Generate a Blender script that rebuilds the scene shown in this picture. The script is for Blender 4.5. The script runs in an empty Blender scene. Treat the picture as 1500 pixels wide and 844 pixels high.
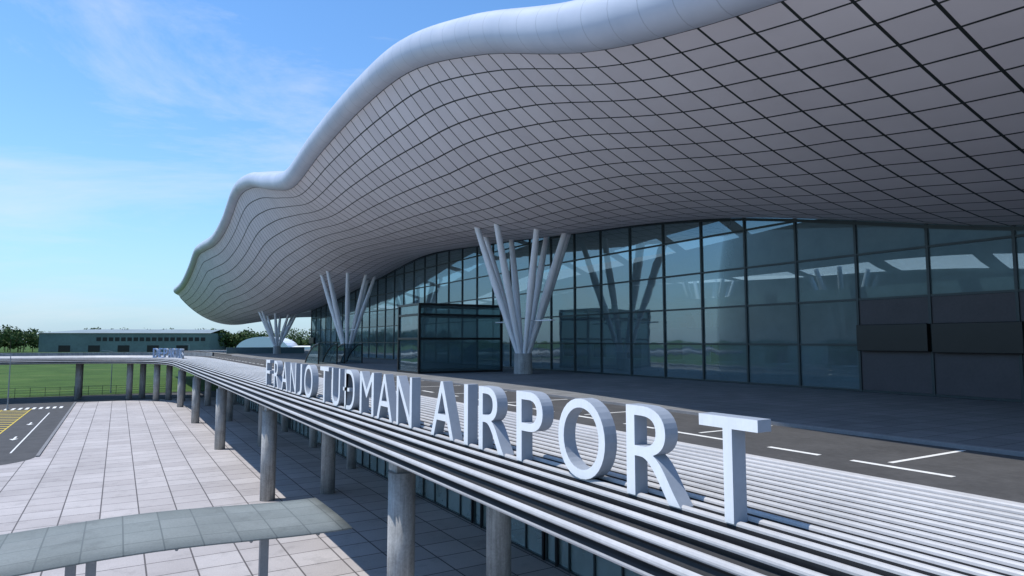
import bpy, bmesh, math, random
import numpy as np
from mathutils import Vector, Matrix
random.seed(4); rng=np.random.default_rng(7)
H=11.3                       # eye height above the plaza
DECK=H-3.05                  # departures deck level
scene=bpy.context.scene
scene.view_settings.view_transform='Standard'
scene.view_settings.look='None'
scene.view_settings.exposure=0

# ---------------------------------------------------------------- helpers
def link(o,parent=None):
    scene.collection.objects.link(o)
    if parent: o.parent=parent
    return o
def empty(name):
    e=bpy.data.objects.new(name,None); e.empty_display_size=0.5
    return link(e)
def mesh(name,verts,faces,mat,parent=None,smooth=False,uvs=None):
    m=bpy.data.meshes.new(name)
    m.from_pydata([tuple(v) for v in verts],[],[tuple(f) for f in faces])
    if uvs is not None:
        l=m.uv_layers.new(name='UVMap')
        for p in m.polygons:
            for li in p.loop_indices:
                l.data[li].uv=uvs[m.loops[li].vertex_index]
    if mat: m.materials.append(mat)
    if smooth:
        for p in m.polygons: p.use_smooth=True
    m.update()
    return link(bpy.data.objects.new(name,m),parent)
class Geo:
    def __init__(s): s.v=[]; s.f=[]
    def box(s,x0,x1,y0,y1,z0,z1):
        b=len(s.v)
        s.v+=[(x0,y0,z0),(x1,y0,z0),(x1,y1,z0),(x0,y1,z0),(x0,y0,z1),(x1,y0,z1),(x1,y1,z1),(x0,y1,z1)]
        s.f+=[(b,b+3,b+2,b+1),(b+4,b+5,b+6,b+7),(b,b+1,b+5,b+4),(b+1,b+2,b+6,b+5),(b+2,b+3,b+7,b+6),(b+3,b,b+4,b+7)]
    def quad(s,a,b,c,d):
        n=len(s.v); s.v+=[a,b,c,d]; s.f.append((n,n+1,n+2,n+3))
    def tube(s,p0,p1,r0,r1,n=14,cap=True):
        p0=Vector(p0);p1=Vector(p1); d=(p1-p0).normalized()
        a=d.orthogonal().normalized(); b=d.cross(a)
        k=len(s.v)
        for p,r in((p0,r0),(p1,r1)):
            for i in range(n):
                t=2*math.pi*i/n
                s.v.append(tuple(p+a*math.cos(t)*r+b*math.sin(t)*r))
        for i in range(n):
            j=(i+1)%n; s.f.append((k+i,k+j,k+n+j,k+n+i))
        if cap:
            s.f.append(tuple(k+n-1-i for i in range(n))); s.f.append(tuple(k+n+i for i in range(n)))
    def make(s,name,mat,parent=None,smooth=False):
        return mesh(name,s.v,s.f,mat,parent,smooth)
def bevel(o,w=0.02,seg=2):
    m=o.modifiers.new('bevel','BEVEL'); m.width=w; m.segments=seg; m.limit_method='ANGLE'; return o
def interp(xs,ys):
    xs=list(xs);ys=list(ys);n=len(xs)
    m=[]
    for i in range(n):
        if i==0: m.append((ys[1]-ys[0])/(xs[1]-xs[0]))
        elif i==n-1: m.append((ys[-1]-ys[-2])/(xs[-1]-xs[-2]))
        else:
            a=(ys[i]-ys[i-1])/(xs[i]-xs[i-1]); b=(ys[i+1]-ys[i])/(xs[i+1]-xs[i])
            m.append((a+b)/2)
    def f(x):
        if x<=xs[0]: return ys[0]
        if x>=xs[-1]: return ys[-1]
        for i in range(n-1):
            if x<=xs[i+1]: break
        h=xs[i+1]-xs[i]; t=(x-xs[i])/h
        return ((2*t**3-3*t*t+1)*ys[i]+(t**3-2*t*t+t)*h*m[i]+(-2*t**3+3*t*t)*ys[i+1]+(t**3-t*t)*h*m[i+1])
    return f

# ---------------------------------------------------------------- materials
class NT:
    def __init__(s,name):
        s.m=bpy.data.materials.new(name); s.m.use_nodes=True
        s.t=s.m.node_tree; s.n=s.t.nodes; s.b=s.n['Principled BSDF']; s.out=s.n['Material Output']
    def add(s,typ,**k):
        n=s.n.new(typ)
        for a,v in k.items(): setattr(n,a,v)
        return n
    def l(s,a,b): s.t.links.new(a,b)
    def math(s,op,a,b=None,c=None):
        n=s.n.new('ShaderNodeMath'); n.operation=op
        for i,v in enumerate((a,b,c)):
            if v is None: continue
            if isinstance(v,(int,float)): n.inputs[i].default_value=v
            else: s.l(v,n.inputs[i])
        return n.outputs[0]
    def mix(s,f,a,b,mode='MIX'):
        n=s.n.new('ShaderNodeMix'); n.data_type='RGBA'; n.blend_type=mode
        for k,v in ((0,f),(6,a),(7,b)):
            if isinstance(v,(int,float)): n.inputs[k].default_value=v
            elif isinstance(v,tuple): n.inputs[k].default_value=(*v,1) if len(v)==3 else v
            else: s.l(v,n.inputs[k])
        return n.outputs[2]
    def noise(s,scale,detail=4,vec=None,rough=0.55):
        n=s.n.new('ShaderNodeTexNoise'); n.inputs['Scale'].default_value=scale
        n.inputs['Detail'].default_value=detail; n.inputs['Roughness'].default_value=rough
        if vec is not None: s.l(vec,n.inputs['Vector'])
        return n.outputs['Fac']
    def obj(s):
        g=s.n.new('ShaderNodeNewGeometry'); return g.outputs['Position']
    def ramp(s,f,stops):
        n=s.n.new('ShaderNodeValToRGB')
        while len(n.color_ramp.elements)<len(stops): n.color_ramp.elements.new(0.5)
        for e,(p,c) in zip(n.color_ramp.elements,stops):
            e.position=p; e.color=(*c,1) if isinstance(c,tuple) else (c,c,c,1)
        s.l(f,n.inputs[0]); return n.outputs[0]
    def bump(s,h,strength=0.3,dist=0.02):
        n=s.n.new('ShaderNodeBump'); n.inputs['Strength'].default_value=strength; n.inputs['Distance'].default_value=dist
        s.l(h,n.inputs['Height']); s.l(n.outputs[0],s.b.inputs['Normal'])
    def stretched(s,sx,sy,sz):
        m=s.n.new('ShaderNodeMapping'); m.inputs['Scale'].default_value=(sx,sy,sz); s.l(s.obj(),m.inputs[0]); return m.outputs[0]
def simple(name,col,rough=0.6,metal=0.0,var=0.12,scale=1.5,bump=0.0,spec=0.5,streak=0.0):
    t=NT(name); p=t.obj()
    n1=t.noise(scale,5,p); n2=t.noise(scale*9,3,p)
    f=t.math('ADD',t.math('MULTIPLY',n1,0.6),t.math('MULTIPLY',n2,0.4))
    lo=tuple(max(0,c*(1-var*1.6)) for c in col); hi=tuple(min(1,c*(1+var*1.6)) for c in col)
    c=t.ramp(f,[(0.3,lo),(0.7,hi)])
    if streak:
        st=t.ramp(t.noise(1.0,4,t.stretched(5,5,.35),.65),[(0.35,1-streak),(0.62,1.0)]); c=t.mix(1.0,c,st,'MULTIPLY')
    t.l(c,t.b.inputs['Base Color'])
    t.b.inputs['Roughness'].default_value=rough; t.b.inputs['Metallic'].default_value=metal
    t.b.inputs['Specular IOR Level'].default_value=spec
    if bump: t.bump(n2,bump,0.02)
    return t.m
M={}
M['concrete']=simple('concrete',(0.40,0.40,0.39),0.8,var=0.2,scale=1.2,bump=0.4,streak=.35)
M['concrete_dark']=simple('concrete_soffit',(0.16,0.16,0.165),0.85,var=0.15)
M['white']=simple('white_painted_steel',(0.80,0.81,0.84),0.4,var=0.04)
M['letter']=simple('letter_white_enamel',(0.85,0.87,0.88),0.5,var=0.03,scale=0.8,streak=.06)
M['letter_return']=simple('letter_return_painted_shade',(0.32,0.36,0.42),0.5,var=0.06,scale=0.8)  # darker than the faces: shading of the letter sides put into the colour
M['letter_blue']=simple('letter_blue',(0.18,0.30,0.52),0.5,var=0.05)
M['black']=simple('black_frame',(0.010,0.011,0.013),0.3,var=0.1,spec=.35)
M['gap']=simple('rib_painted_shade',(0.04,0.04,0.042),0.7,var=0.1,spec=0.2)  # near-black colour paints the shade between the ribs
M['mull']=simple('mullion_dark_green',(0.018,0.032,0.036),0.4,var=0.1)
M['asphalt']=simple('asphalt',(0.064,0.063,0.064),0.9,var=0.2,scale=0.6,bump=0.5)
M['paint']=simple('road_paint_white',(0.74,0.74,0.72),0.7,var=0.12,scale=4)
M['yellow']=simple('road_paint_yellow',(0.65,0.48,0.04),0.7,var=0.12,scale=4)
M['kerb']=simple('kerb_stone',(0.2,0.2,0.205),0.8,var=0.12)
M['interior_white']=simple('interior_plaster',(0.70,0.72,0.72),0.8,var=0.05)
M['interior_teal']=simple('interior_teal_panel',(0.09,0.15,0.17),0.5,var=0.1)
M['interior_floor']=simple('interior_floor_stone',(0.30,0.31,0.32),0.4,var=0.08)
M['brownpanel']=simple('bronze_panel',(0.075,0.068,0.075),0.45,var=0.08,scale=0.8,spec=0.25)
M['hwall']=simple('hangar_green_wall',(0.13,0.18,0.17),0.7,var=0.15,scale=0.05)
M['hroof']=simple('hangar_roof_sheet',(0.22,0.27,0.28),0.6,var=0.1,scale=0.05)
M['bark']=simple('bark',(0.09,0.065,0.045),0.9,var=0.2)
M['steel']=simple('galvanised_steel',(0.30,0.32,0.35),0.5,metal=0.2,var=0.08)
t=NT('roof_rim_cladding'); uv=t.add('ShaderNodeTexCoord').outputs['UV']
sx=t.add('ShaderNodeSeparateXYZ'); t.l(uv,sx.inputs[0])
fr=t.math('FRACT',sx.outputs[0]); seam=t.math('LESS_THAN',fr,0.03)
n=t.noise(0.35,4,t.obj()); base=t.ramp(n,[(0.3,(0.44,0.49,0.58)),(0.7,(0.53,0.57,0.65))])
c=t.mix(seam,base,(0.36,0.40,0.47)); t.l(c,t.b.inputs['Base Color']); t.b.inputs['Roughness'].default_value=0.42
M['rim']=t.m
t=NT('soffit_panels'); uv=t.add('ShaderNodeTexCoord').outputs['UV']
sx=t.add('ShaderNodeSeparateXYZ'); t.l(uv,sx.inputs[0])
def edge(t,o,w):
    f=t.math('FRACT',o); a=t.math('LESS_THAN',f,w); b=t.math('GREATER_THAN',f,1-w); return t.math('MAXIMUM',a,b)
ln=t.math('MAXIMUM',edge(t,sx.outputs[0],0.033),edge(t,sx.outputs[1],0.035))
fl=t.add('ShaderNodeVectorMath',operation='FLOOR'); t.l(uv,fl.inputs[0])
wn=t.add('ShaderNodeTexWhiteNoise'); wn.noise_dimensions='3D'; t.l(fl.outputs[0],wn.inputs['Vector'])
base=t.ramp(wn.outputs['Value'],[(0.0,(0.62,0.58,0.605)),(1.0,(0.70,0.66,0.685))])
nz=t.noise(0.25,4,t.obj()); base=t.mix(0.3,base,t.ramp(nz,[(0.3,(0.56,0.525,0.545)),(0.7,(0.74,0.70,0.72))]))
c=t.mix(ln,base,(0.010,0.015,0.015)); t.l(c,t.b.inputs['Base Color']); t.b.inputs['Roughness'].default_value=0.65
M['soffit']=t.m
t=NT('ribbed_aluminium'); nz=t.noise(0.5,4,t.obj()); n2=t.noise(7,3,t.obj())
c=t.ramp(t.math('ADD',t.math('MULTIPLY',nz,.6),t.math('MULTIPLY',n2,.4)),[(0.3,(0.42,0.415,0.415)),(0.7,(0.56,0.55,0.55))])
st=t.ramp(t.noise(1.0,4,t.stretched(.6,.12,.6),.6),[(0.35,.85),(0.62,1.0)]); c=t.mix(1.0,c,st,'MULTIPLY')
t.l(c,t.b.inputs['Base Color']); t.b.inputs['Roughness'].default_value=0.5
M['rib']=t.m
def paving(name,tx,ty,c1,c2,joint,w=0.03,off=0.0,big=(0.78,1.12),stain=0.0):
    t=NT(name); p=t.obj(); s=t.add('ShaderNodeSeparateXYZ'); t.l(p,s.inputs[0])
    u=t.math('DIVIDE',t.math('ADD',s.outputs[0],500.0),tx); v=t.math('DIVIDE',t.math('ADD',s.outputs[1],500.0+off),ty)
    j=t.math('MAXIMUM',t.math('LESS_THAN',t.math('FRACT',u),w/tx),t.math('LESS_THAN',t.math('FRACT',v),w/ty))
    cb=t.add('ShaderNodeCombineXYZ'); t.l(t.math('FLOOR',u),cb.inputs[0]); t.l(t.math('FLOOR',v),cb.inputs[1])
    wn=t.add('ShaderNodeTexWhiteNoise'); t.l(cb.outputs[0],wn.inputs['Vector'])
    b=t.ramp(wn.outputs['Value'],[(0,c1),(1,c2)])
    g=t.ramp(t.noise(0.12,6,p,0.65),[(0.3,big[0]),(0.7,big[1])])
    b=t.mix(1.0,b,g,'MULTIPLY')
    g2=t.ramp(t.noise(14,3,p),[(0.3,0.9),(0.7,1.08)]); b=t.mix(1.0,b,g2,'MULTIPLY')
    if stain:
        g3=t.ramp(t.noise(0.7,7,p,0.75),[(0.36,1-stain),(0.47,1.0)]); b=t.mix(1.0,b,g3,'MULTIPLY')
    c=t.mix(j,b,joint); t.l(c,t.b.inputs['Base Color']); t.b.inputs['Roughness'].default_value=0.8
    t.b.inputs['Specular IOR Level'].default_value=0.3
    return t.m
M['plaza']=paving('plaza_paving',2.2,2.2,(0.41,0.38,0.375),(0.49,0.46,0.455),(0.11,0.10,0.10),0.08,big=(0.84,1.08),stain=.16)
M['walk']=paving('walkway_paving',1.0,1.0,(0.18,0.185,0.19),(0.22,0.225,0.23),(0.09,0.09,0.09),0.04)
M['canopy']=paving('canopy_metal_sheet',1.2,1.4,(0.20,0.225,0.22),(0.24,0.265,0.26),(0.13,0.15,0.15),0.05,stain=.15)
t=NT('grass'); p=t.obj()
a=t.ramp(t.noise(0.05,6,p,0.7),[(0.3,(0.045,0.09,0.022)),(0.55,(0.075,0.135,0.032)),(0.75,(0.12,0.155,0.05))])
b=t.ramp(t.noise(2.5,5,p,0.7),[(0.3,0.45),(0.7,1.4)]); c=t.mix(1.0,a,b,'MULTIPLY')
b2=t.ramp(t.noise(0.4,3,t.stretched(.15,1.2,1),.6),[(0.38,0.7),(0.6,1.15)]); c=t.mix(1.0,c,b2,'MULTIPLY')
t.l(c,t.b.inputs['Base Color'])
t.b.inputs['Roughness'].default_value=0.95; t.b.inputs['Specular IOR Level'].default_value=0.1; M['grass']=t.m
t=NT('foliage'); p=t.obj()
a=t.ramp(t.noise(0.25,4,p,0.7),[(0.3,(0.04,0.07,0.025)),(0.55,(0.075,0.115,0.042)),(0.75,(0.12,0.15,0.06))])
t.l(a,t.b.inputs['Base Color']); t.b.inputs['Roughness'].default_value=0.85; t.b.inputs['Specular IOR Level'].default_value=0.15; M['leaf']=t.m
def glass(name,tint,diff,dfac,minrefl=0.02,k=0.3):
    t=NT(name); t.n.remove(t.b)
    tr=t.add('ShaderNodeBsdfTransparent'); tr.inputs[0].default_value=(*tint,1)
    gl=t.add('ShaderNodeBsdfGlossy'); gl.inputs['Roughness'].default_value=0.03; gl.inputs[0].default_value=(0.76,0.92,0.97,1)
    bp=t.add('ShaderNodeBump'); bp.inputs['Strength'].default_value=0.25; bp.inputs['Distance'].default_value=0.05
    t.l(t.noise(0.35,2,t.obj()),bp.inputs['Height']); t.l(bp.outputs[0],gl.inputs['Normal'])
    df=t.add('ShaderNodeBsdfDiffuse')
    dc=t.ramp(t.noise(0.5,5,t.obj(),.6),[(0.3,tuple(x*.85 for x in diff)),(0.7,tuple(x*1.15 for x in diff))]); t.l(dc,df.inputs[0])
    m1=t.add('ShaderNodeMixShader'); m1.inputs[0].default_value=dfac; t.l(tr.outputs[0],m1.inputs[1]); t.l(df.outputs[0],m1.inputs[2])
    fr=t.add('ShaderNodeFresnel'); fr.inputs[0].default_value=1.5
    f=t.math('MINIMUM',t.math('ADD',t.math('MULTIPLY',fr.outputs[0],k),minrefl),0.9)
    m2=t.add('ShaderNodeMixShader'); t.l(f,m2.inputs[0]); t.l(m1.outputs[0],m2.inputs[1]); t.l(gl.outputs[0],m2.inputs[2])
    t.l(m2.outputs[0],t.out.inputs[0]); return t.m
M['glass']=glass('facade_glass',(0.33,0.45,0.49),(0.16,0.225,0.25),0.52,0.01,0.2)
M['glassbox']=glass('vestibule_glass',(0.5,0.64,0.68),(0.11,0.18,0.20),0.4,0.01,0.25)
M['glass2']=glass('ground_floor_glass',(0.5,0.64,0.66),(0.40,0.52,0.52),0.65,0.03,0.4)

# ---------------------------------------------------------------- ground
def sheet(name,pts,z,mat,parent=None):
    return mesh(name,[(x,y,z) for x,y in pts],[tuple(range(len(pts)))],mat,parent)
sheet('ground_terrain',[(-6000,-6000),(6000,-6000),(6000,9000),(-6000,9000)],-0.06,M['grass'])
sheet('plaza_pavement',[(-160,-160),(90,-160),(90,147),(-160,147)],0.0,M['plaza'])  # extended out of view behind the camera to bounce light onto the soffit
pts=[(-6.5,147.05),(-80,147.05),(-80,74.5),(-14,75.2)]+[(-10.5+4*math.cos(math.radians(-90+i*11.25)),80.5+4.5*math.sin(math.radians(-90+i*11.25))) for i in range(9)]
sheet('access_road_asphalt',pts,0.004,M['asphalt'])
sheet('service_road_asphalt',[(-200,147.06),(120,147.06),(120,163),(-200,163)],0.003,M['asphalt'])
sheet('grass_field',[(-200,168),(60,168),(90,400),(-200,430)],-0.02,M['grass'])
sheet('verge_road',[(-400,440),(300,400),(300,425),(-400,470)],-0.03,M['asphalt'])
g=Geo()
g.box(-6.5,-6.2,80,147,0,0.12); g.box(-200,120,163,163.3,-0.05,0.14)
g.make('road_kerb',M['kerb'])
g=Geo()
for i in range(9): g.box(-8.2-i*0.95,-7.75-i*0.95,136,139.5,0.007,0.009)
g.box(-9.0,-8.85,84,128,0.007,0.009)
for k,yy in enumerate((96,112)):
    g.box(-10.05,-9.85,yy,yy+2.2,0.007,0.009)
    g.v+=[(-10.4,yy,0.009),(-9.95,yy-1.2,0.009),(-9.5,yy,0.009)]; n=len(g.v); g.f.append((n-3,n-2,n-1))
g.make('road_marking_white',M['paint'])
g=Geo()
for i in range(16):
    y=98+i*2.4
    g.quad((-12,y,0.009),(-12,y+.5,0.009),(-16,y+2.5,0.009),(-16,y+2.0,0.009))
g.box(-12.1,-11.95,97,137,0.008,0.0095); g.box(-16.1,-15.95,97,137,0.008,0.0095)
g.make('road_marking_yellow',M['yellow'])

# ---------------------------------------------------------------- elevated deck and ribbed fascia
OX=8.1
path=[(OX,y) for y in (-25,0,20,40,60,80,100,115)]
ctrl=[(OX,115),(8.0,124),(7.4,133),(5.6,140.5),(1.8,146),(-4,149.2),(-12,150.3),(-30,150.8),(-60,151.5),(-110,153)]
fx=interp(range(len(ctrl)),[c[0] for c in ctrl]); fy=interp(range(len(ctrl)),[c[1] for c in ctrl])
for i in range(1,(len(ctrl)-1)*6+1): path.append((fx(i/6),fy(i/6)))
def normals(path):
    out=[]
    for i in range(len(path)):
        a=path[max(0,i-1)]; b=path[min(len(path)-1,i+1)]
        d=Vector((b[0]-a[0],b[1]-a[1])).normalized(); out.append((d.y,-d.x))
    return out
pn=normals(path)
def sweep(name,prof,mat,parent,smooth=False,i0=0,i1=None):
    P=path[i0:i1]; N=pn[i0:i1]; v=[];f=[]; k=len(prof)
    for (x,y),(nx,ny) in zip(P,N):
        for n,z in prof: v.append((x+nx*n,y+ny*n,z+H))
    for i in range(len(P)-1):
        for j in range(k-1):
            a=i*k+j; f.append((a,a+1,a+k+1,a+k))
    return mesh(name,v,f,mat,parent,smooth)
deck=empty('elevated_departures_deck')
base=[(0.5,-4.22),(0.12,-4.12),(0.0,-3.9),(0.10,-3.62),(0.42,-3.32),(0.95,-3.14),(1.7,-3.06),(3.0,-3.0),(4.4,-2.93),(5.7,-2.87)]
L=[0]
for a,b in zip(base,base[1:]): L.append(L[-1]+math.dist(a,b))
bn=interp(L,[b[0] for b in base]); bz=interp(L,[b[1] for b in base])
tot=L[-1]; nr=20; prof=[]
# one rib: outward riser, rounded nose, tread, deep gap; recess shade painted dark
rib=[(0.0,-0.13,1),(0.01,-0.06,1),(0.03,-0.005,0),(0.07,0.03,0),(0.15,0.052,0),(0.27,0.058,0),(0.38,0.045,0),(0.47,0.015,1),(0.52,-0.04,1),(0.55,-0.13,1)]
mi=[]
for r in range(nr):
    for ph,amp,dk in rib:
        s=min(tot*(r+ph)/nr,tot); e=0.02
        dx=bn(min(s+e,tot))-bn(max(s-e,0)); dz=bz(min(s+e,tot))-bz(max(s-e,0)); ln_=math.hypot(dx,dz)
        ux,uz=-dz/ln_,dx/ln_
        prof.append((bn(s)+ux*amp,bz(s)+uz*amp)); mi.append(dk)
prof+= [(5.78,-2.90),(5.86,-2.88),(5.98,-2.90),(5.98,-3.06)]; mi+=[0,0,0,0]
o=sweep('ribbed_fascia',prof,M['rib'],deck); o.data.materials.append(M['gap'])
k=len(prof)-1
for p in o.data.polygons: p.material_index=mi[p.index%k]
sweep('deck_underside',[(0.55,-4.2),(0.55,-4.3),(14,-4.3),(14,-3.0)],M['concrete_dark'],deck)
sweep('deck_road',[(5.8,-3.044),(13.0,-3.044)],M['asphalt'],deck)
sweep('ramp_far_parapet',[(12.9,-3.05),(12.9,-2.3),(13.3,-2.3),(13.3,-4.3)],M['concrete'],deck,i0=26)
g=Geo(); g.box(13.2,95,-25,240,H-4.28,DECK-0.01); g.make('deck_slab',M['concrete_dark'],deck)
sheet('deck_road_main',[(13.0,-25),(20.7,-25),(20.7,238),(13.0,238)],DECK+0.003,M['asphalt'],deck)
sheet('deck_walkway',[(20.9,-25),(95,-25),(95,238),(20.9,238)],DECK+0.12,M['walk'],deck)
g=Geo(); g.box(20.62,20.9,-25,150,DECK-0.02,DECK+0.135); bevel(g.make('walkway_kerb',M['kerb'],deck),0.02)
g=Geo()
for y in [24.5+25.7*k for k in range(-1,5)]:
    g.box(9.3,19.3,y-.45,y+.45,H-5.0,H-4.3)
g.make('deck_beams',M['concrete'],deck)
g=Geo(); z0=DECK+0.012; z1=DECK+0.014
for k in range(-2,22):
    y=9.5+6.3*k
    g.box(16.75,20.4,y-.07,y+.07,z0,z1)
    g.box(16.15,16.35,y-1.7,y+.7,z0,z1)
    g.box(16.15,16.35,y+1.6,y+3.2,z0,z1)
g.make('deck_road_marking',M['paint'])

# columns
def column(x,y,r=0.52,top=H-4.3):
    g=Geo(); g.tube((x,y,0),(x,y,top),r,r,28)
    o=g.make('concrete_column',M['concrete'],None,True)
    for p in o.data.polygons:
        if len(p.vertices)>4: p.use_smooth=False
    return o
for k in range(-1,5):
    y=24.3+25.8*k
    column(9.6,y,top=H-5.0); column(13.9,y,top=H-5.0)
for y in (45,58.5,72,86,100,114,128): column(18.3,y,0.42)
for x,y in ((-6.4,154.5),(-6.4,160),(2.2,149.5),(4.5,152),(6.6,143.5),(8.8,145),(10.8,140),(-28,155),(-50,156)): column(x,y,0.55)

# ---------------------------------------------------------------- ground floor glazing
gf=empty('ground_floor_glazing')
mesh('glass_panes',[(19.5,-25,0.1),(19.5,150,0.1),(19.5,150,H-4.3),(19.5,-25,H-4.3)],[(0,1,2,3)],M['glass2'],gf)
g=Geo()
y=-25
while y<150:
    g.box(19.40,19.52,y-.05,y+.05,0,H-4.3); y+=2.0
for z in (0.08,2.6,4.9): g.box(19.38,19.51,-25,150,z-.05,z+.05)
g.make('mullions',M['mull'],gf)
g=Geo()
for y in (20,28,36,62,88): 
    for d in (0,1.2): g.box(19.33,19.45,y+d-.09,y+d+.09,0.02,2.7)
g.make('door_frames',M['black'],gf)
g=Geo(); g.box(27,27.3,-25,150,0,H-4.4); g.make('hall_back_wall',M['interior_teal'],gf)

# ---------------------------------------------------------------- terminal roof
XR=16.0; XF=37.3
Ze=interp([-40,-5,5,11.5,20,30,40,49,62.7,74,85.6,101.5,114,125,139,163,177,189,210,226],
          [9,9,9.2,9.76,11.6,15.3,18,18.6,18.1,17.1,19.1,22.6,23.5,20.8,19.4,20.5,21,18.8,15.7,14.6])
Zf=interp([-40,0,14.2,22.7,30,38,50,62,87,104,130,152,180,226],[4.6,4.8,5.6,7.2,8.6,9.6,10.5,11.3,12.3,10.8,8.5,7,6.4,6.2])
XE=interp([-40,0,60,150,210,226],[16,16,16,16,15.8,15.0])
def roofz(x,y):
    xe=XE(y)
    if x<=XF:
        t=max(0,(x-xe)/(XF-xe)); w=min(1,max(0,(y-15)/30)); p=1.7+1.7*w
        return Ze(y)+(Zf(y)-Ze(y))*(1-(1-t)**p)-w*1.8*4*t*t*(1-t)
    k=(x-XF)
    return Zf(y)+2.2*(1-math.cos(k*0.16+y*0.03)) -2.2*(1-math.cos(y*0.03))+ (1.5*math.sin(k*0.12))
roof=empty('terminal_roof')
DY=1.6; ny=int((226+40)/DY); nx_out=17
v=[];f=[];uvs=[]
for j in range(ny+1):
    y=226-DY*(ny-j)
    for i in range(nx_out+1):
        x=XE(y)+(XF-XE(y))*(i/nx_out)**1.12
        v.append((x,y,roofz(x,y)+H)); uvs.append((i,j))
w=nx_out+1
for j in range(ny):
    for i in range(nx_out): a=j*w+i; f.append((a,a+1,a+w+1,a+w))
mesh('soffit_panels',v,f,M['soffit'],roof,False,uvs)
v=[];f=[];uvs=[]; n2=24
for j in range(0,ny+1):
    y=226-DY*(ny-j)
    for i in range(n2+1):
        x=XF+0.02+i*1.6; v.append((x,y,roofz(x,y)+H)); uvs.append((i,j))
w=n2+1
for j in range(ny):
    for i in range(n2):
        if i in (5,6,11,12,18,19) and j%6!=0: continue
        a=j*w+i; f.append((a,a+1,a+w+1,a+w))
mesh('inner_ceiling',v,f,M['interior_white'],roof,False,uvs)
edgep=[]
for j in range(ny*2+1):
    y=226-DY*0.5*(ny*2-j); edgep.append((XE(y),y,Ze(y),-1,0))
for a in range(1,8):
    t=a/8*math.pi/2
    edgep.append((15.0+2*(1-math.cos(t))*0.4,226+1.2*math.sin(t),14.6-(1-math.cos(t))*.6,-math.cos(t),math.sin(t)))
for k in range(0,46):
    x=16.0+k*1.2; edgep.append((x,227.4,roofz(x,226),0,1))
v=[];f=[];uvs=[]; NS=12; R=1.1
for q,(x,y,z,ox,oy) in enumerate(edgep):
    row=[(0.0,0.0)]
    for s in range(NS+1):
        a=-math.pi/2+math.pi*s/NS
        row.append((R*0.95*math.cos(a)+0.12, R+R*math.sin(a)-0.02))
    row.append((-2.5,2*R+.5)); row.append((-24,2*R+3.0))
    for d,h in row:
        v.append((x+ox*d,y+oy*d,z+h+H)); uvs.append((q*0.5,d))
k=len(row)
for q in range(len(edgep)-1):
    for s in range(k-1):
        if s==k-2 and edgep[q][3]>-0.99: continue
        a=q*k+s; f.append((a,a+k,a+k+1,a+1))
mesh('roof_rim',v,f,M['rim'],roof,True,uvs)

# ---------------------------------------------------------------- glass facade
fac=empty('terminal_glass_facade')
Y1=151.0; bays=[2.6+4*k for k in range(-7,38)]
bays=[b for b in bays if b<=Y1]
g=Geo(); 
for a,b in zip(bays,bays[1:]):
    g.quad((XF,a,DECK),(XF,b,DECK),(XF,b,Zf(b)+H+0.1),(XF,a,Zf(a)+H+0.1))
yb=bays[-1]
g.quad((XF,yb,DECK),(75,yb,DECK),(75,yb,H+8),(XF,yb,Zf(yb)+H))
g.make('glass_panes',M['glass'],fac)
g=Geo(); levels=[DECK+0.2+2.65*k for k in range(0,7)]
for b in bays: g.box(XF-.12,XF+.1,b-.07,b+.07,DECK,Zf(b)+H)
for a,b in zip(bays,bays[1:]):
    for z in levels:
        if z<min(Zf(a),Zf(b))+H: g.box(XF-.10,XF+.08,a+.071,b-.071,z-.06,z+.06)
    za,zb=Zf(a)+H-.08,Zf(b)+H-.08
    n=len(g.v); g.v+=[(XF-.13,a,za),(XF-.13,b,zb),(XF-.13,b,zb-.2),(XF-.13,a,za-.2)]; g.f.append((n,n+1,n+2,n+3))
g.make('mullions',M['mull'],fac)
g=Geo()
for a in (6.6,10.6,14.6,18.6):
    for k in range(0,2):
        g.box(XF-.05,XF-.02,a+.08,a+3.92,levels[k]+.07,levels[k+1]-.07)
g.make('bronze_panels',M['brownpanel'],fac)
g=Geo(); g.box(XF-.5,XF-.14,6.8,14.0,H-.6,H+.95); g.box(XF-.5,XF-.14,14.3,18.4,H-.6,H+.95); g.box(XF-.5,XF-.14,18.6,22.5,H-.55,H+.95)
g.box(XF-.5,XF-.14,146.6,150.6,H-.5,H+.85)
bevel(g.make('display_boards',M['black'],fac),0.03)
# ---------------------------------------------------------------- interior
inn=empty('terminal_interior')
g=Geo(); g.box(74,74.5,-25,150,DECK,H+14); g.make('back_wall',M['interior_white'],inn)
sheet('floor',[(XF+.2,-25),(74,-25),(74,150),(XF+.2,150)],DECK+.13,M['interior_floor'],inn)
g=Geo(); g.box(55,73,2,24,DECK+.14,H+3.6); g.box(50,60,44,60,DECK+.14,H+1.4); g.box(56,72,70,92,DECK+.14,H+3.0); g.box(52,60,100,125,DECK+.14,H+2)
bevel(g.make('office_blocks',M['interior_teal'],inn),0.05)
g=Geo(); g.box(60,74,-25,150,H+3.9,H+4.2); g.box(59.9,60,-25,150,H+3.9,H+5.1); g.make('mezzanine_gallery',M['interior_teal'],inn)
g=Geo()
for y in range(26,120,6):
    g.box(45,48,y,y+3.5,DECK+.14,DECK+1.25); g.box(48.2,48.4,y,y+3.5,DECK+.14,DECK+2.9)
g.make('checkin_desks',M['interior_white'],inn)

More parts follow.
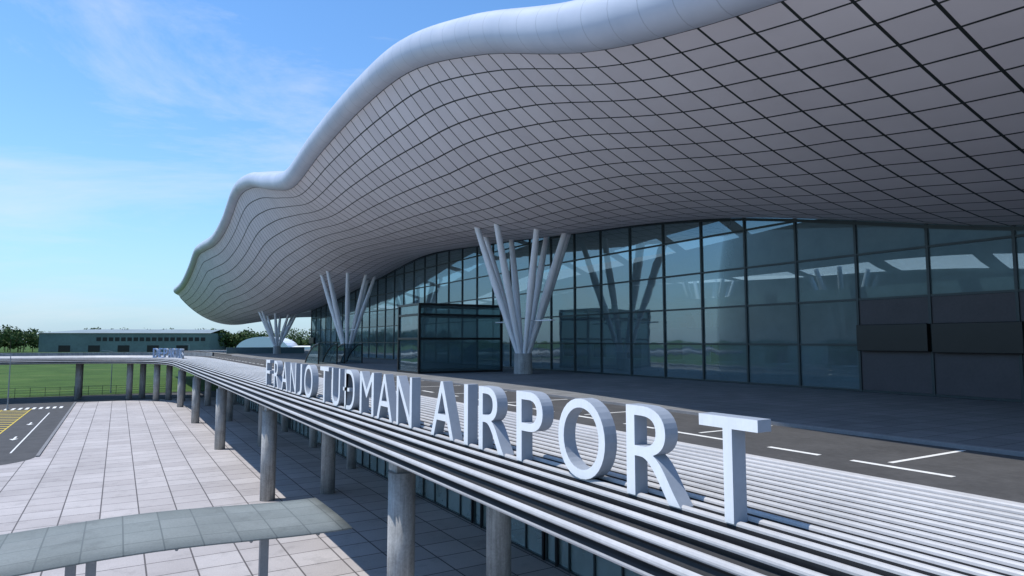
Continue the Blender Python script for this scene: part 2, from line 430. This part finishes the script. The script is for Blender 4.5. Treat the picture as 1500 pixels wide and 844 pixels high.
# ---------------------------------------------------------------- tree-like roof supports
def support(x,y,topf,sc=1.0,trunk=1.85,lights=True):
    e=empty('branching_roof_support'); zb=DECK+.12
    g=Geo(); g.tube((x,y,zb),(x,y,zb+trunk),.85,.80,28); bevel(g.make('concrete_base',M['concrete'],e),0.04)
    g=Geo()
    for dx,dy in ((1.6,5),(-1.6,5),(1.6,-5),(-1.6,-5),(4.2,2),(4.2,-2),(-4.2,2),(-4.2,-2)):
        dx*=sc;dy*=sc; tx,ty=x+dx,y+dy; tz=topf(tx,ty)+H+0.25
        n=math.hypot(dx,dy); b=(x+dx/n*.5,y+dy/n*.5,zb+trunk-.1); m=tuple(b[i]*.45+(tx,ty,tz)[i]*.55 for i in range(3))
        g.tube(b,m,.18,.34,16,False); g.tube(m,(tx,ty,tz),.34,.25,16,False)
    g.make('steel_branches',M['white'],e,True)
    if lights:
        g=Geo()
        for dx,dy in ((0,3.6),(0,-3.6)): g.box(x-.2,x+.2,y+dy-1.2,y+dy+1.2,H+1.75,H+1.85); g.tube((x,y+dy*.35,H+1.8),(x,y+dy,H+1.8),.05,.05,8)
        g.make('uplighter_arms',M['white'],e)
    return e
for y in (50.5,104,158): support(31.4,y,roofz,.92)
support(31.4,-3,roofz,.92)
for x,y in ((70,44),(68,62)): support(x,y,roofz,.7,lights=False)

# ---------------------------------------------------------------- entrance vestibule
def vestibule(x0,x1,y0,y1,zt):
    e=empty('entrance_vestibule'); z0=DECK+.12
    g=Geo(); w=.11
    for x in (x0,x1):
        for y in (y0,y1): g.box(x-w,x+w,y-w,y+w,z0,zt)
    for z in (z0+.1,H+.25,H+2.45,zt-.1):
        for y in (y0,y1): g.box(x0+w,x1-w,y-w*.9,y+w*.9,z-.1,z+.1)
        for x in (x0,x1): g.box(x-w*.9,x+w*.9,y0+w,y1-w,z-.1,z+.1)
    g.box(x0+.12,x1-.12,y0+.12,y1-.12,zt-.05,zt+.02)
    bevel(g.make('steel_frame',M['black'],e),0.015)
    g=Geo()
    a,b=x0+.03,x1-.03; c,d=y0+.03,y1-.03
    g.quad((a,c,z0),(b,c,z0),(b,c,zt-.1),(a,c,zt-.1)); g.quad((a,d,z0),(b,d,z0),(b,d,zt-.1),(a,d,zt-.1))
    g.quad((a,c,z0),(a,d,z0),(a,d,zt-.1),(a,c,zt-.1)); g.quad((b,c,z0),(b,d,z0),(b,d,zt-.1),(b,c,zt-.1))
    g.make('glass_walls',M['glassbox'],e)
vestibule(23.4,32,55.5,60.5,H+3.5)
def hood(x,y):
    e=empty('escalator_glass_hood'); z0=DECK+.12; g=Geo(); f_=Geo(); pr=[]
    for i in range(9):
        t=i/8; pr.append((y+7*t, z0+2.6*math.cos(t*math.pi/2)**.8 if i<8 else z0))
    for (a,za),(b,zb) in zip(pr,pr[1:]):
        g.quad((x,a,za),(x+2.4,a,za),(x+2.4,b,zb),(x,b,zb))
        for xx in (x,x+2.4): f_.tube((xx,a,za),(xx,b,zb),.1,.1,8)
        for xx in (x,x+2.4): g.quad((xx,a,z0),(xx,b,z0),(xx,b,zb),(xx,a,za))
    f_.tube((x,y,z0),(x,y,z0+2.6),.1,.1,8); f_.tube((x+2.4,y,z0),(x+2.4,y,z0+2.6),.1,.1,8)
    g.make('glass_shell',M['glassbox'],e); f_.make('hood_frame',M['black'],e)
hood(22.3,86); hood(26,87)

# ---------------------------------------------------------------- airport name letters
CAP=1.80
def letters(name,items,depth,mapf,offset,face):
    e=empty(name)
    for ch,yl,wd in items:
        cu=bpy.data.curves.new('t','FONT'); cu.body=ch; cu.size=1; cu.extrude=0.5; cu.offset=offset; cu.resolution_u=8
        ob=bpy.data.objects.new('t',cu); scene.collection.objects.link(ob)
        bpy.context.view_layer.update()
        me=bpy.data.meshes.new_from_object(ob.evaluated_get(bpy.context.evaluated_depsgraph_get()))
        bpy.data.objects.remove(ob)
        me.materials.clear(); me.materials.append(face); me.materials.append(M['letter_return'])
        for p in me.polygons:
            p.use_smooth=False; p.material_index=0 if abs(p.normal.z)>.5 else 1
        co=np.array([v_.co[:] for v_ in me.vertices]); mn=co.min(0); mx=co.max(0)
        for v_ in me.vertices:
            lx=(v_.co.x-mn[0])/(mx[0]-mn[0])*wd; ly=(v_.co.y-mn[1])/(mx[1]-mn[1])*CAP; lz=(v_.co.z-mn[2])/(mx[2]-mn[2])
            v_.co=mapf(yl,lx,ly,(1-lz)*depth)
        link(bpy.data.objects.new('letter_'+ch,me),e)
    return e
items=[('F',49.3,1.35),('R',46.5,1.55),('A',44.1,1.75),('N',41.6,1.5),('J',39.6,.95),('O',38.05,1.8),
 ('T',34.7,1.6),('U',32.5,1.4),('Đ',30.6,1.75),('M',28.1,1.8),('A',25.9,1.75),('N',23.7,1.5),
 ('A',20.5,1.72),('I',18.05,.26),('R',17.1,1.45),('P',14.98,1.25),('O',13.05,1.75),('R',10.6,1.5),('T',8.6,1.28)]
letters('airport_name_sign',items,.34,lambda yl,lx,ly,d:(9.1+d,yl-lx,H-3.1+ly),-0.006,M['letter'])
its=[];yy=16.5
for ch in 'DEPARTURES': its.append((ch,yy,1.2)); yy-=1.5
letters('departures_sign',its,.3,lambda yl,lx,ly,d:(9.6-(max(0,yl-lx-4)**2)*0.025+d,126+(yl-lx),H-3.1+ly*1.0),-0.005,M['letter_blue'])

# ---------------------------------------------------------------- drop-off canopy
can=empty('bus_stop_canopy')
v=[];f=[];n=40
def cz(x): return H-7.0+0.10*math.sin((x+2)*0.5)
for i in range(n+1):
    x=-16+24*i/n
    for yy,dz in ((25.3,-.02),(27.1,.03),(29,.03),(30.8,0.0)): v.append((x,yy,cz(x)+dz))
for i in range(n):
    for j in range(3): a=i*4+j; f.append((a,a+4,a+5,a+1))
o=mesh('metal_roof',v,f,M['canopy'],can,True); sm=o.modifiers.new('thick','SOLIDIFY'); sm.thickness=.06
g=Geo()
for i in range(2,n,4):
    x0_=-16+24*i/n
    g.tube((x0_,25.6,cz(x0_)-.17),(x0_,30.5,cz(x0_)-.17),.06,.06,8)
for x in (5.3,-.5,-1.1,-8): g.box(x-.16,x+.16,27.9,28.2,0,cz(x)-.1)
bevel(g.make('posts_and_ribs',M['steel'],can),.015)

# ---------------------------------------------------------------- street furniture
def lamp(x,y,h):
    e=empty('street_lamp'); g=Geo(); g.tube((x,y,0),(x,y,h),.11,.06,10); g.tube((x,y,h),(x-1.4,y,h+.25),.05,.04,8); g.box(x-2.1,x-1.3,y-.15,y+.15,h+.2,h+.32); g.tube((x,y,0),(x,y,.5),.17,.17,10)
    g.make('pole_and_head',M['steel'],e)
for x,y,h in ((-15.3,137,9),(-1.0,170,9),(-40,180,10),(-60,260,10),(25,300,10)): lamp(x,y,h)
g=Geo(); x=-90
while x<10:
    g.box(x-.04,x+.04,166-.04,166+.04,-.05,1.9); x+=2.5
for z in (0.3,.8,1.3,1.8): g.box(-90,10,165.97,166.03,z,z+.05)
g.make('perimeter_fence',M['mull'])
g=Geo()
g.box(22,40,168,168.4,DECK,DECK+1.6); g.make('deck_end_wall',M['interior_teal'])

# ---------------------------------------------------------------- distant buildings
def frame(ax,ay,bx,by):
    d=Vector((bx-ax,by-ay)); Lh=d.length; d.normalize(); nrm=Vector((-d.y,d.x))
    return Lh,(lambda u,w,z:(ax+d.x*u+nrm.x*w, ay+d.y*u+nrm.y*w, z))
hg=empty('aircraft_hangar'); Lh,P=frame(-72,850,84,772)
g=Geo(); hh=20; D=60
for a,b in (((0,0),(Lh,0)),((Lh,0),(Lh,D)),((Lh,D),(0,D)),((0,D),(0,0))):
    g.quad(P(*a,-.1),P(*b,-.1),P(*b,hh),P(*a,hh))
g.make('walls',M['hwall'],hg)
g=Geo(); q=34
g.quad(P(-1,-1.5,hh),P(Lh+1,-1.5,hh),P(Lh+1,D/2,hh+4.5),P(q,D/2,hh+4.5)); g.quad(P(-1,D+1,hh),P(Lh+1,D+1,hh),P(Lh+1,D/2,hh+4.5),P(q,D/2,hh+4.5))
g.v+=[P(-1,-1.5,hh),P(q,D/2,hh+4.5),P(-1,D+1,hh)]; n=len(g.v); g.f.append((n-3,n-2,n-1))
g.make('roof',M['hroof'],hg)
g=Geo()
for k in range(18):
    u=58+k*6.3; g.quad(P(u,-.15,11.5),P(u+4.6,-.15,11.5),P(u+4.6,-.15,15.5),P(u,-.15,15.5))
for k in range(5):
    u=20+k*30; g.quad(P(u,-.15,0),P(u+12,-.15,0),P(u+12,-.15,7),P(u,-.15,7))
g.make('windows_and_doors',M['black'],hg)
dm=empty('white_arched_hangar'); v=[];f=[]
Lh,P=frame(92,650,136,628)
for k in range(17):
    a=math.pi*k/16
    for w in (0,40): v.append(P(Lh/2-Lh/2*math.cos(a),w,15.5*math.sin(a)**.8+0.0))
for k in range(16): a=2*k; f.append((a,a+2,a+3,a+1))
f.append(tuple(2*k for k in range(17)))
mesh('arched_shell',v,f,M['white'],dm)
g=Geo(); Lh,P=frame(140,640,200,610)
g2=empty('low_white_building')
for a,b in (((0,0),(Lh,0)),((Lh,0),(Lh,20)),((0,20),(0,0))): g.quad(P(*a,0),P(*b,0),P(*b,6),P(*a,6))
g.quad(P(0,0,6),P(Lh,0,6),P(Lh,20,7),P(0,20,7)); g.make('shell',M['interior_white'],g2)

# ---------------------------------------------------------------- distant trees
def treeline(name,spots,leaf,per):
    V=[];F=[];g=Geo()
    for x,y,h in spots:
        g.tube((x,y,-.1),(x,y,h*.5),.4,.2,6,False)
        cl=[(rng.uniform(-.33,.33)*h,rng.uniform(-.33,.33)*h,rng.uniform(.32,.82)*h,rng.uniform(.16,.27)*h) for _ in range(8)]
        for c_ in cl[:3]: g.tube((x,y,h*.3),(x+c_[0],y+c_[1],c_[2]),.16,.06,5,False)
        for i in range(per):
            c_=cl[rng.integers(0,8)]; d=rng.normal(size=3); d/=np.linalg.norm(d); r=c_[3]*rng.uniform(.6,1.05)
            p=np.array([x+c_[0],y+c_[1],c_[2]])+d*r
            a=rng.normal(size=3); a/=np.linalg.norm(a); b=np.cross(a,d); nb=np.linalg.norm(b)
            if nb<.1: continue
            b/=nb; s=leaf*rng.uniform(.6,1.3); k=len(V)
            V+= [tuple(p-a*s),tuple(p+b*s*.7),tuple(p+a*s),tuple(p-b*s*.7)]; F.append((k,k+1,k+2,k+3))
    e=empty(name); mesh('foliage',V,F,M['leaf'],e); g.make('trunks',M['bark'],e)
sp=[]
for i in range(70): sp.append((rng.uniform(-330,-70),rng.uniform(820,900),rng.uniform(18,29)))
for i in range(34): sp.append((rng.uniform(84,150),rng.uniform(800,860),rng.uniform(17,27)))
for i in range(70): sp.append((rng.uniform(-300,420),rng.uniform(1000,1200),rng.uniform(22,34)))
for i in range(20): sp.append((rng.uniform(150,260),rng.uniform(640,700),rng.uniform(10,16)))
treeline('distant_tree_row',sp,1.5,260)
sp=[(rng.uniform(-160,60),rng.uniform(396,436),rng.uniform(1.5,3)) for _ in range(60)]
treeline('field_hedge',sp,.35,90)

# ---------------------------------------------------------------- sky, sun, camera
sv=Vector((-0.38,0.22,1.0)).normalized()
elev=math.asin(sv.z); rot=math.atan2(sv.x,sv.y)
w=bpy.data.worlds.new('World'); scene.world=w; w.use_nodes=True; nt=w.node_tree; bg=nt.nodes['Background']
def N(t,**k):
    n=nt.nodes.new(t)
    for a,b in k.items(): setattr(n,a,b)
    return n
sky=N('ShaderNodeTexSky',sky_type='NISHITA'); sky.sun_disc=False; sky.sun_elevation=elev; sky.sun_rotation=rot
sky.air_density=1.0; sky.dust_density=0.2; sky.ozone_density=2.0
tc=N('ShaderNodeTexCoord')
tint=N('ShaderNodeMix',data_type='RGBA',blend_type='MULTIPLY'); tint.inputs[0].default_value=1; nt.links.new(sky.outputs[0],tint.inputs[6]); tint.inputs[7].default_value=(0.88,1.30,1.62,1)
sp_=N('ShaderNodeSeparateXYZ'); nt.links.new(tc.outputs['Generated'],sp_.inputs[0])
ab=N('ShaderNodeMath',operation='MULTIPLY'); nt.links.new(sp_.outputs[2],ab.inputs[0]); ab.inputs[1].default_value=-7.5
ex=N('ShaderNodeMath',operation='EXPONENT'); nt.links.new(ab.outputs[0],ex.inputs[0])
cl=N('ShaderNodeMath',operation='MINIMUM'); nt.links.new(ex.outputs[0],cl.inputs[0]); cl.inputs[1].default_value=1.0
hz=N('ShaderNodeMix',data_type='RGBA'); nt.links.new(cl.outputs[0],hz.inputs[0]); nt.links.new(tint.outputs[2],hz.inputs[6]); hz.inputs[7].default_value=(3.7,4.9,5.9,1)
mp_=N('ShaderNodeMapping'); mp_.inputs['Scale'].default_value=(1.6,2.4,6.0); mp_.inputs['Rotation'].default_value=(0.3,0.5,0.4)
nt.links.new(tc.outputs['Generated'],mp_.inputs[0])
nz=N('ShaderNodeTexNoise'); nz.inputs['Scale'].default_value=1.0; nz.inputs['Detail'].default_value=9; nz.inputs['Roughness'].default_value=.64; nz.inputs['Distortion'].default_value=.5
nt.links.new(mp_.outputs[0],nz.inputs['Vector'])
rp=N('ShaderNodeValToRGB'); rp.color_ramp.elements[0].position=.49; rp.color_ramp.elements[0].color=(0,0,0,1); rp.color_ramp.elements[1].position=.75; rp.color_ramp.elements[1].color=(.65,.65,.65,1)
nt.links.new(nz.outputs['Fac'],rp.inputs[0])
mx=N('ShaderNodeMix',data_type='RGBA'); nt.links.new(rp.outputs[0],mx.inputs[0]); nt.links.new(hz.outputs[2],mx.inputs[6]); mx.inputs[7].default_value=(6,6.5,7,1)
nt.links.new(mx.outputs[2],bg.inputs[0]); bg.inputs[1].default_value=0.135
sd=bpy.data.lights.new('sun','SUN'); sd.energy=4.2; sd.angle=math.radians(.5); sd.color=(1,.96,.9)
so=bpy.data.objects.new('sun',sd); so.rotation_euler=sv.to_track_quat('Z','Y').to_euler(); link(so)
cd=bpy.data.cameras.new('camera'); cd.sensor_width=36; cd.lens=23.04; cd.clip_end=12000; cd.clip_start=.1
co=bpy.data.objects.new('camera',cd); co.location=(0,0,H); co.rotation_euler=(math.radians(90+4.65),0,math.radians(-30.9)); link(co)
scene.camera=co
